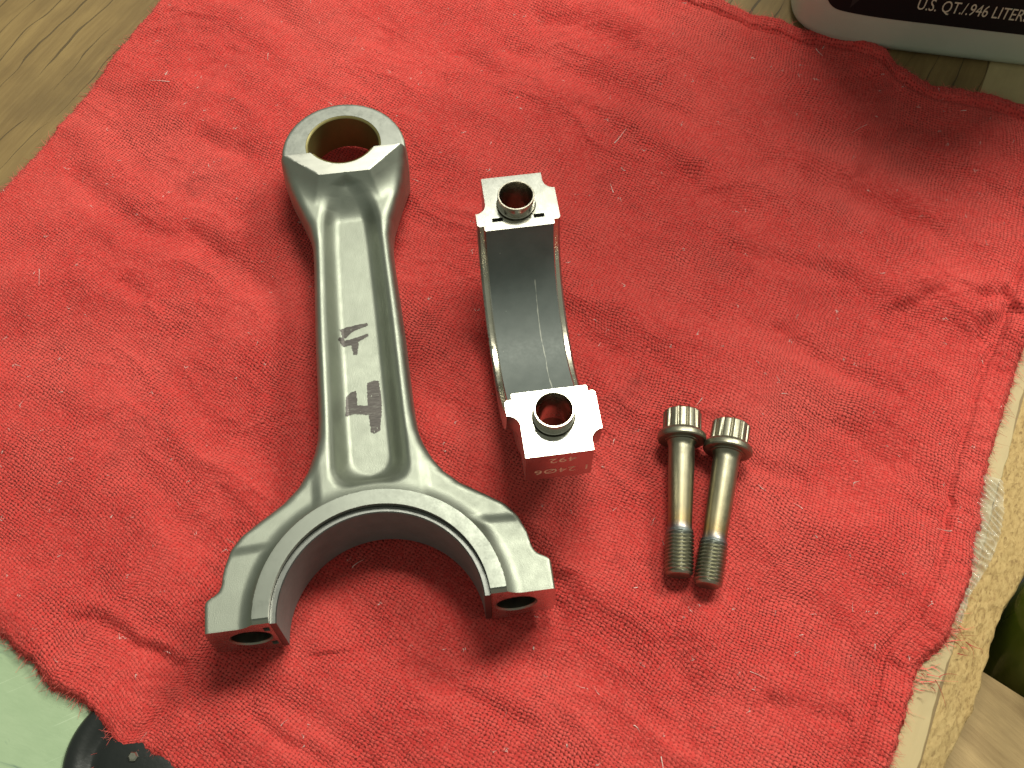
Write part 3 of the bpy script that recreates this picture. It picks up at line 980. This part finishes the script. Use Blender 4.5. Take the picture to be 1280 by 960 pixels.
def rag_mat():
    m = NT("red_cotton")
    uvn = m.n('ShaderNodeUVMap')
    uvn.uv_map = "weave"
    sc = m.n('ShaderNodeVectorMath', operation='SCALE')
    sc.inputs['Scale'].default_value = 100.0
    m.l(uvn.outputs[0], sc.inputs[0])
    uv = sc.outputs[0]                                   # millimetres along the yarns
    def warp(a, amp, off):
        ad = m.n('ShaderNodeVectorMath', operation='ADD')
        ad.inputs[1].default_value = off
        m.l(uv, ad.inputs[0])
        return m.math('MULTIPLY', m.math('SUBTRACT', m.noise(ad.outputs[0], a, 3, 0.55), 0.5), amp)
    x, y, z = m.sep(uv)
    P = 0.90
    xx = m.math('DIVIDE', m.math('ADD', m.math('ADD', x, warp(0.10, 3.2, (0, 0, 3))), warp(0.8, 0.95, (0, 0, 9))), P)
    yy = m.math('DIVIDE', m.math('ADD', m.math('ADD', y, warp(0.10, 3.2, (0, 0, 17))), warp(0.8, 0.95, (0, 0, 29))), P * 1.15)
    fx, fy = m.math('FLOOR', xx), m.math('FLOOR', yy)
    cell = m.n('ShaderNodeCombineXYZ')
    m.l(fx, cell.inputs[0])
    m.l(fy, cell.inputs[1])
    wn = m.n('ShaderNodeTexWhiteNoise', noise_dimensions='2D')
    m.l(cell.outputs[0], wn.inputs['Vector'])
    par = m.math('FLOORED_MODULO', m.math('ADD', fx, fy), 2.0)
    sx = m.math('ABSOLUTE', m.math('SINE', m.math('MULTIPLY', xx, math.pi)))
    sy = m.math('ABSOLUTE', m.math('SINE', m.math('MULTIPLY', yy, math.pi)))
    # over-yarn of each crossing runs along x or y by turns
    ha = m.math('MULTIPLY', m.math('POWER', sx, 0.35), m.math('POWER', sy, 0.9))
    hb = m.math('MULTIPLY', m.math('POWER', sx, 0.9), m.math('POWER', sy, 0.35))
    knit = m.math('ADD', m.math('MULTIPLY', ha, par), m.math('MULTIPLY', hb, m.math('SUBTRACT', 1.0, par)))
    knit = m.math('MULTIPLY', knit, m.maprange(wn.outputs['Value'], 0, 1, 0.40, 1.15))
    v = m.coords()
    fuzz = m.noise(v, 2.4, 3, 0.7)
    worn = m.maprange(m.noise(v, 0.035, 4, 0.6), 0.38, 0.64, 0.0, 1.0)
    h = m.math('ADD', m.math('MULTIPLY', knit, m.maprange(worn, 0, 1, 0.45, 1.0)), m.math('MULTIPLY', fuzz, 1.0))
    big = m.noise(v, 0.022, 4, 0.6)
    base = m.ramp(big, [(0.30, (0.54, 0.042, 0.038)), (0.50, (0.63, 0.058, 0.051)), (0.72, (0.71, 0.090, 0.078))])
    # yarn to yarn dye variation, pale lint
    base = m.mix(m.maprange(wn.outputs['Value'], 0, 1, 0.0, 0.34), base, (0.82, 0.155, 0.130))
    base = m.mix(m.maprange(m.noise(v, 1.1, 3, 0.7), 0.52, 0.74, 0.0, 0.5), base, (0.40, 0.030, 0.026))
    base = m.mix(m.maprange(m.noise(v, 0.16, 4, 0.65), 0.62, 0.78, 0.0, 0.35), base, (0.30, 0.045, 0.04))
    st = m.noise(v, 0.045, 5, 0.62, 0.4)
    base = m.mix(m.maprange(st, 0.60, 0.74, 0.0, 0.42), base, (0.26, 0.040, 0.036))
    base = m.mix(m.maprange(m.noise(v, 0.018, 3, 0.5), 0.55, 0.72, 0.0, 0.35), base, (0.80, 0.145, 0.12))
    # shade in the gaps where four yarns meet, painted into the base colour
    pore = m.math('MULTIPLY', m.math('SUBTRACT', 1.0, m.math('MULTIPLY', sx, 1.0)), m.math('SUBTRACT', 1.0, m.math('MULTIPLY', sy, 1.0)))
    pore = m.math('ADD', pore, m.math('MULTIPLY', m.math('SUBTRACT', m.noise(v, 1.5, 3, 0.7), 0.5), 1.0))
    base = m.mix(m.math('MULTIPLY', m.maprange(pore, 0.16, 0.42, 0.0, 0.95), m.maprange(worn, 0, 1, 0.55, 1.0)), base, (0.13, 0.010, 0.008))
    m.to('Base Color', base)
    m.s(Roughness=0.92)
    m.b.inputs['Specular IOR Level'].default_value = 0.15
    m.b.inputs['Sheen Weight'].default_value = 0.08
    m.b.inputs['Sheen Roughness'].default_value = 0.5
    m.b.inputs['Sheen Tint'].default_value = (1.0, 0.45, 0.40, 1)
    m.to('Normal', m.bump(h, 0.46, 1.0))
    return m.m
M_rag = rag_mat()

me = bpy.data.meshes.new("shop_rag")
nv_ = NS * NTT
me.vertices.add(nv_)
me.vertices.foreach_set("co", (np.stack([X, Y, Z], 2).reshape(-1, 3) * MM).astype(np.float32).ravel())
ii, jj = np.meshgrid(np.arange(NS - 1), np.arange(NTT - 1), indexing='ij')
a0 = (ii * NTT + jj).ravel()
quads = np.stack([a0, a0 + 1, a0 + NTT + 1, a0 + NTT], 1)
tx, ty = X[0, 1] - X[0, 0], Y[1, 0] - Y[0, 0]
# keep the faces looking up
e1 = np.array([X[300, 301] - X[300, 300], Y[300, 301] - Y[300, 300]])
e2 = np.array([X[301, 300] - X[300, 300], Y[301, 300] - Y[300, 300]])
if e1[0] * e2[1] - e1[1] * e2[0] < 0:
    quads = quads[:, ::-1]
nq = len(quads)
me.loops.add(nq * 4)
me.loops.foreach_set("vertex_index", quads.astype(np.int32).ravel())
me.polygons.add(nq)
me.polygons.foreach_set("loop_start", np.arange(0, nq * 4, 4, dtype=np.int32))
me.polygons.foreach_set("use_smooth", np.ones(nq, dtype=bool))
uvl = me.uv_layers.new(name="weave")
UV = np.stack([ds, dl], 2).reshape(-1, 2) / 100.0
uvl.data.foreach_set("uv", UV[quads.ravel()].astype(np.float32).ravel())
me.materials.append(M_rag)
me.update(calc_edges=True)
me.validate()
rag = bpy.data.objects.new("shop_rag", me)
COL.objects.link(rag)
tag(rag, "crumpled red cotton shop rag spread under the rod, cap and bolts", "rag")

# loose fibres standing out of the cloth, frayed ends and pale lint
def fibres(name, roots, dirs, length, width, mat, curl=0.6, droop=0.3, seg=3, kind=None, label=None):
    n = len(roots)
    L = length * (0.5 + RNG.random(n))
    side = np.cross(dirs, RNG.normal(size=(n, 3)))
    side /= np.linalg.norm(side, axis=1)[:, None] + 1e-9
    bend = RNG.normal(size=(n, 3)) * curl
    bend[:, 2] = -np.abs(bend[:, 2]) * droop
    V = []
    for k in range(seg + 1):
        t = k / seg
        p = roots + dirs * (L * t)[:, None] + bend * (L * t * t)[:, None]
        wd = width * (1 - 0.75 * t)
        V.append(p - side * wd * 0.5)
        V.append(p + side * wd * 0.5)
    V = np.stack(V, 1).reshape(-1, 3)
    nn = 2 * (seg + 1)
    base = (np.arange(n) * nn)[:, None]
    F = np.concatenate([np.concatenate([base + 2 * k, base + 2 * k + 1, base + 2 * k + 3, base + 2 * k + 2], 1) for k in range(seg)])
    o = mesh_obj(name, V, F, mat, rag)
    o["kind"] = "stuff"
    if label:
        o["label"] = label
    return o
def fibre_mat(name, c, r=0.8):
    m = NT(name)
    m.to('Base Color', m.ramp(m.noise(m.coords(), 0.8, 2), [(0.3, tuple(x * 0.75 for x in c)), (0.7, c)]))
    m.s(Roughness=r)
    return m.m
M_fib = fibre_mat("red_fibre", (0.78, 0.13, 0.11))
M_lint = fibre_mat("pale_lint", (0.80, 0.66, 0.60))
XYZ = np.stack([X, Y, Z], 2)
vis = (X > -190) & (X < 190) & (Y > -125) & (Y < 165)
cand = np.argwhere(vis)
pick = cand[RNG.integers(0, len(cand), 46000)]
rt = XYZ[pick[:, 0], pick[:, 1]] + np.c_[RNG.random((len(pick), 2)) * 0.5, np.zeros(len(pick))]
dr_ = RNG.normal(size=(len(pick), 3))
dr_[:, 2] = np.abs(dr_[:, 2]) * 0.45 + 0.15
dr_ /= np.linalg.norm(dr_, axis=1)[:, None]
fibres("cloth_fuzz", rt, dr_, 1.0, 0.085, M_fib, curl=0.7, droop=0.8, seg=2)
# pale lint specks
pick = cand[RNG.integers(0, len(cand), 420)]
rt = XYZ[pick[:, 0], pick[:, 1]] + np.array([0, 0, 0.12])
rt = np.repeat(rt, 4, 0) + RNG.normal(size=(len(rt) * 4, 3)) * np.array([0.25, 0.25, 0.04])
dr_ = RNG.normal(size=(len(rt), 3))
dr_[:, 2] = np.abs(dr_[:, 2]) * 0.2
dr_ /= np.linalg.norm(dr_, axis=1)[:, None]
fibres("pale_lint", rt, dr_, 0.55, 0.16, M_lint, curl=0.8, droop=0.4, seg=2, label="pale lint caught in the weave")
pick = cand[RNG.integers(0, len(cand), 70)]
rt = XYZ[pick[:, 0], pick[:, 1]] + np.array([0, 0, 0.2])
dr_ = RNG.normal(size=(70, 3))
dr_[:, 2] = 0.05
dr_ /= np.linalg.norm(dr_, axis=1)[:, None]
fibres("pale_lint", rt, dr_, 2.0, 0.2, M_lint, curl=0.7, droop=0.05, seg=5)
# frayed yarn ends along the edges
rts, drs = [], []
for edge, inward in ((XYZ[:, -1], XYZ[:, -6]), (XYZ[-1, :], XYZ[-6, :]), (XYZ[0, :], XYZ[5, :]), (XYZ[:, 0], XYZ[:, 5])):
    o_ = edge - inward
    o_[:, 2] = 0.1
    o_ /= np.linalg.norm(o_, axis=1)[:, None] + 1e-9
    dens = 0.9 + 0.9 * perlin(np.arange(len(edge)) / 22.0, np.zeros(len(edge)), 91)
    for k in range(len(edge)):
        for _ in range(RNG.poisson(max(0.15, dens[k]) * 4.2)):
            f_ = RNG.random() * 0.8
            rts.append(edge[k] * (1 - f_) + inward[k] * f_ + np.array([0, 0, 0.1]))
            d_ = o_[k] + RNG.normal(size=3) * np.array([0.5, 0.5, 0.25])
            drs.append(d_ / np.linalg.norm(d_))
fibres("frayed_edge", np.array(rts), np.array(drs), 1.7, 0.15, M_fib, curl=0.5, droop=0.5, seg=3)

k1 = np.argmin(np.hypot(XYZ[0, :, 0] + 97, XYZ[0, :, 1] + 103))
k2 = np.argmin(np.hypot(XYZ[:, -1, 0] - 103, XYZ[:, -1, 1] + 84))
k3 = np.argmin(np.hypot(XYZ[:, -1, 0] - 113, XYZ[:, -1, 1] + 74))
rts, drs = [], []
for base_pt, od, n_ in ((XYZ[0, k1], (-0.5, -0.85), 26), (XYZ[:, -1][k2], (0.9, -0.3), 30), (XYZ[:, -1][k3], (0.9, -0.4), 26)):
    for _ in range(n_):
        rts.append(base_pt + np.array([RNG.normal() * 2.5, RNG.normal() * 2.5, 0.3]))
        d_ = np.array([od[0] + RNG.normal() * 0.4, od[1] + RNG.normal() * 0.4, 0.05])
        drs.append(d_ / np.linalg.norm(d_))
fibres("loose_threads", np.array(rts), np.array(drs), 4.0, 0.30, M_fib, curl=0.45, droop=0.15, seg=7)

# ------------------------------------------------------------------ quart bottle standing behind the rag
def plastic(name, c, rough, sub=0.0, bumpy=0.05, spec=0.5):
    m = NT(name)
    v = m.coords()
    m.to('Base Color', m.ramp(m.noise(v, 0.05, 4), [(0.3, tuple(x * 0.9 for x in c)), (0.7, c)]))
    m.s(Roughness=rough)
    m.b.inputs['Specular IOR Level'].default_value = spec
    if sub:
        m.b.inputs['Subsurface Weight'].default_value = sub
        m.b.inputs['Subsurface Radius'].default_value = (0.004, 0.004, 0.003)
        m.b.inputs['Subsurface Scale'].default_value = 1.0
    m.to('Normal', m.bump(m.noise(v, 0.7, 4), bumpy))
    return m.m
M_hdpe = plastic("bottle_plastic", (0.46, 0.52, 0.42), 0.38, 0.15)
M_label = plastic("bottle_label", (0.010, 0.010, 0.010), 0.5, spec=0.15)
M_label2 = plastic("bottle_label_grey", (0.032, 0.030, 0.028), 0.5, spec=0.15)
M_text = plastic("label_print", (0.62, 0.60, 0.46), 0.45)
M_capred = plastic("bottle_cap_plastic", (0.03, 0.03, 0.03), 0.4)
BOT_C, BOT_ROT = (156.5, 161.0), math.radians(-9.5)
HWX, HWY = 56.0, 33.5
def sect(t, sx, sy, e):
    c, s = np.cos(t), np.sin(t)
    return np.stack([sx * np.sign(c) * np.abs(c) ** (2 / e), sy * np.sign(s) * np.abs(s) ** (2 / e)], -1)
nseg = 144
rows = [(0.0, 0.88, 0.84, 5), (0.0, 0.935, 0.90, 5), (0.9, 0.972, 0.955, 5), (2.6, 0.993, 0.985, 5), (5, 1, 1, 5), (60, 1, 1, 5), (150, 1, 1, 5), (172, 0.97, 0.97, 4.5), (190, 0.80, 0.84, 4), (203, 0.55, 0.66, 3), (212, 0.33, 0.52, 2.4), (218, 0.26, 0.435, 2), (228, 0.26, 0.435, 2)]
tt = np.arange(nseg) * 2 * np.pi / nseg
V = []
for z_, fx_, fy_, e_ in rows:
    q = sect(tt, HWX * fx_, HWY * fy_, e_)
    V += [(a, b, z_) for a, b in q]
F = [(i * nseg + j, i * nseg + (j + 1) % nseg, (i + 1) * nseg + (j + 1) % nseg, (i + 1) * nseg + j) for i in range(len(rows) - 1) for j in range(nseg)]
F += [tuple(range(nseg))[::-1], tuple(range((len(rows) - 1) * nseg, len(rows) * nseg))]
bottle = thing("oil_bottle", "pale plastic quart bottle with black label standing behind the rag", "bottle", (BOT_C[0], BOT_C[1], BZ + 0.05), BOT_ROT)
mesh_obj("bottle_body", V, F, M_hdpe, bottle, sharp=60)
CV, CF = lathe([(0.01, 246), (14.5, 246), (16.2, 245), (16.6, 243), (17, 221), (15.5, 220)], 72)
CV = np.array(CV)
rib = 1 + 0.02 * np.sign(np.sin(np.arctan2(CV[:, 1], CV[:, 0]) * 36))
CV[:, 0] *= rib
CV[:, 1] *= rib
mesh_obj("bottle_cap", CV, [f[::-1] for f in CF], M_capred, bottle, sharp=40)
# arc length along the front wall, measured from its centre line (+ towards the right)
ft = np.linspace(-np.pi, 0, 4001)
fp = sect(ft, HWX, HWY, 5)
fs = np.r_[0, np.cumsum(np.hypot(*np.diff(fp, axis=0).T))]
fs -= fs[2000]
def wrap(s, z_, off):
    px_, py_ = np.interp(s, fs, fp[:, 0]), np.interp(s, fs, fp[:, 1])
    gx_, gy_ = np.interp(s, fs, np.gradient(fp[:, 0], fs)), np.interp(s, fs, np.gradient(fp[:, 1], fs))
    ln = np.hypot(gx_, gy_) + 1e-9
    return np.stack([px_ + gy_ / ln * off, py_ - gx_ / ln * off, z_], -1)
def label_sheet(name, s0, s1, z0, z1, rad, off, mat, skew=None):
    ns, nz = 90, 40
    V = []
    for i in range(ns + 1):
        s = s0 + (s1 - s0) * i / ns
        e = min(s - s0, s1 - s)
        cut = rad - math.sqrt(max(0, rad * rad - max(0, rad - e) ** 2)) if e < rad else 0
        for j in range(nz + 1):
            V.append((s, z0 + cut + (z1 - z0 - 2 * cut) * j / nz))
    V = np.array(V)
    if skew:
        V[:, 0] = skew(V[:, 0], V[:, 1])
    W_ = wrap(V[:, 0], V[:, 1], off)
    F = [(i * (nz + 1) + j, (i + 1) * (nz + 1) + j, (i + 1) * (nz + 1) + j + 1, i * (nz + 1) + j + 1) for i in range(ns) for j in range(nz)]
    return mesh_obj(name, W_, F, mat, bottle)
lab = label_sheet("bottle_label", -46.8, 48.5, 15.5, 140, 6, 0.25, M_label)
lab["label"] = "black label with pale lettering"
label_sheet("label_panel", -38, -16, 17.5, 60, 0.1, 0.32, M_label2, lambda s, z_: -38 + (s + 38) * np.clip((z_ - 17.5) / 42, 0, 1)).parent = lab
TV, TF = text_verts("U.S. QT./.946 LITERS", 7.0, 0.5, 1.0)
wtx = TV[:, 0].max() - TV[:, 0].min()
TV[:, 0] *= 36.0 / wtx
mesh_obj("label_text", wrap(TV[:, 0] + -17.4, TV[:, 1] + 21.2, 0.42), TF, M_text, lab, smooth=False)

# ------------------------------------------------------------------ black round cap under the rag's lower-left corner
M_black = plastic("black_rubber", (0.010, 0.012, 0.011), 0.32)
KV, KF = lathe([(0.01, 2.2), (7.5, 2.2), (9.0, 1.6), (10.2, 0.4), (11.6, -0.6), (12.6, -0.4), (13.8, 1.0), (15.2, 2.0), (16.8, 2.3), (18.2, 1.6), (19.0, 0.2), (19.2, -1.5)], 96)
KV[:, 2] *= 0.55
knob = thing("round_cap", "glossy black round cap on the green sheet half hidden by the rag", "cap", (-91.5, -107.0, BZ + 1.75))
mesh_obj("rim", KV, [f[::-1] for f in KF], M_black, knob)
HV, HF = lathe([(0.01, 2.6), (0.9, 2.6), (1.3, 2.2), (1.4, 1.0)], 6)
ho = mesh_obj("centre_nut", HV, [f[::-1] for f in HF], M_sleeve, knob, smooth=False)
ho.location = (-1.6 * MM, 1.5 * MM, -0.6 * MM)

# ------------------------------------------------------------------ things below the bench edge
pl_o = np.array([131.0, -79.0])
pu = np.array([0.81, -0.585])
pn = np.array([-0.585, -0.81])
poly = [pl_o + pu * -60, pl_o + pu * 200, pl_o + pu * 200 + pn * 110, pl_o + pu * -60 + pn * 110]
plank = slab("wood_plank", [tuple(p) for p in poly], -60, -22, M_plank, 0.5)
tag(plank, "sawn wooden plank end just below the bench's chipboard edge", "plank")

gm = NT("green_glass")
gm.s(Roughness=0.12, Metallic=0.0)
gm.b.inputs['Coat Weight'].default_value = 0.6
gm.to('Base Color', gm.ramp(gm.noise(gm.coords(), 0.05, 3), [(0.3, (0.10, 0.14, 0.012)), (0.7, (0.16, 0.20, 0.025))]))
GV, GF = lathe([(0.01, 0), (15, 0), (18, 2), (19.5, 6), (20, 14), (20, 60), (17, 74), (10, 84), (7, 92), (7, 112), (0.01, 112)], 72)
gb = thing("green_bottle", "dark glossy green bottle in the dark gap beyond the bench edge", "bottle", (158.0, -69.0, -68.0))
mesh_obj("bottle_glass", GV, [f[::-1] for f in GF], gm.m, gb, sharp=60)

# wrinkled clear packing tape on the veneer by the rag
tm = NT("clear_tape")
tm.s(Roughness=0.07, Transmission_Weight=0.0, Alpha=0.26)
tm.to('Base Color', tm.ramp(tm.noise(tm.coords(), 0.5, 2), [(0.3, (0.66, 0.66, 0.58)), (0.7, (0.78, 0.78, 0.70))]))
tn, tw = 150, 40
tc = [(135.0, -30.0), (131.5, -39.0), (127.5, -48.0), (122.5, -59.0), (117.0, -71.0)]
cl, _ = resample(tc, tn)
V = []
for i in range(tn):
    f_ = i / (tn - 1)
    wid = 8.0 * (0.55 + 0.45 * math.sin(math.pi * min(1, f_ * 1.1 + 0.1)))
    for j in range(tw):
        g_ = j / (tw - 1)
        q = cl[i] + np.array([0.90, -0.42]) * (g_ * wid - 3.5)
        V.append((q[0], q[1], 0))
V = np.array(V)
ua = V[:, 0] * 0.62 - V[:, 1] * 0.78
ub = V[:, 0] * 0.78 + V[:, 1] * 0.62
fold = ridge(perlin(ua / 9, ub / 1.6, 95), 2.0)
V[:, 2] = BZ + 0.35 + 1.5 * fold + 0.3 * perlin(V[:, 0] / 0.9, V[:, 1] / 0.9, 96) * fold
F = [(i * tw + j, i * tw + j + 1, (i + 1) * tw + j + 1, (i + 1) * tw + j) for i in range(tn - 1) for j in range(tw - 1)]
tape = mesh_obj("clear_tape", V, F, tm.m)
tag(tape, "strip of wrinkled clear tape stuck on the bench edge beside the rag", "tape")
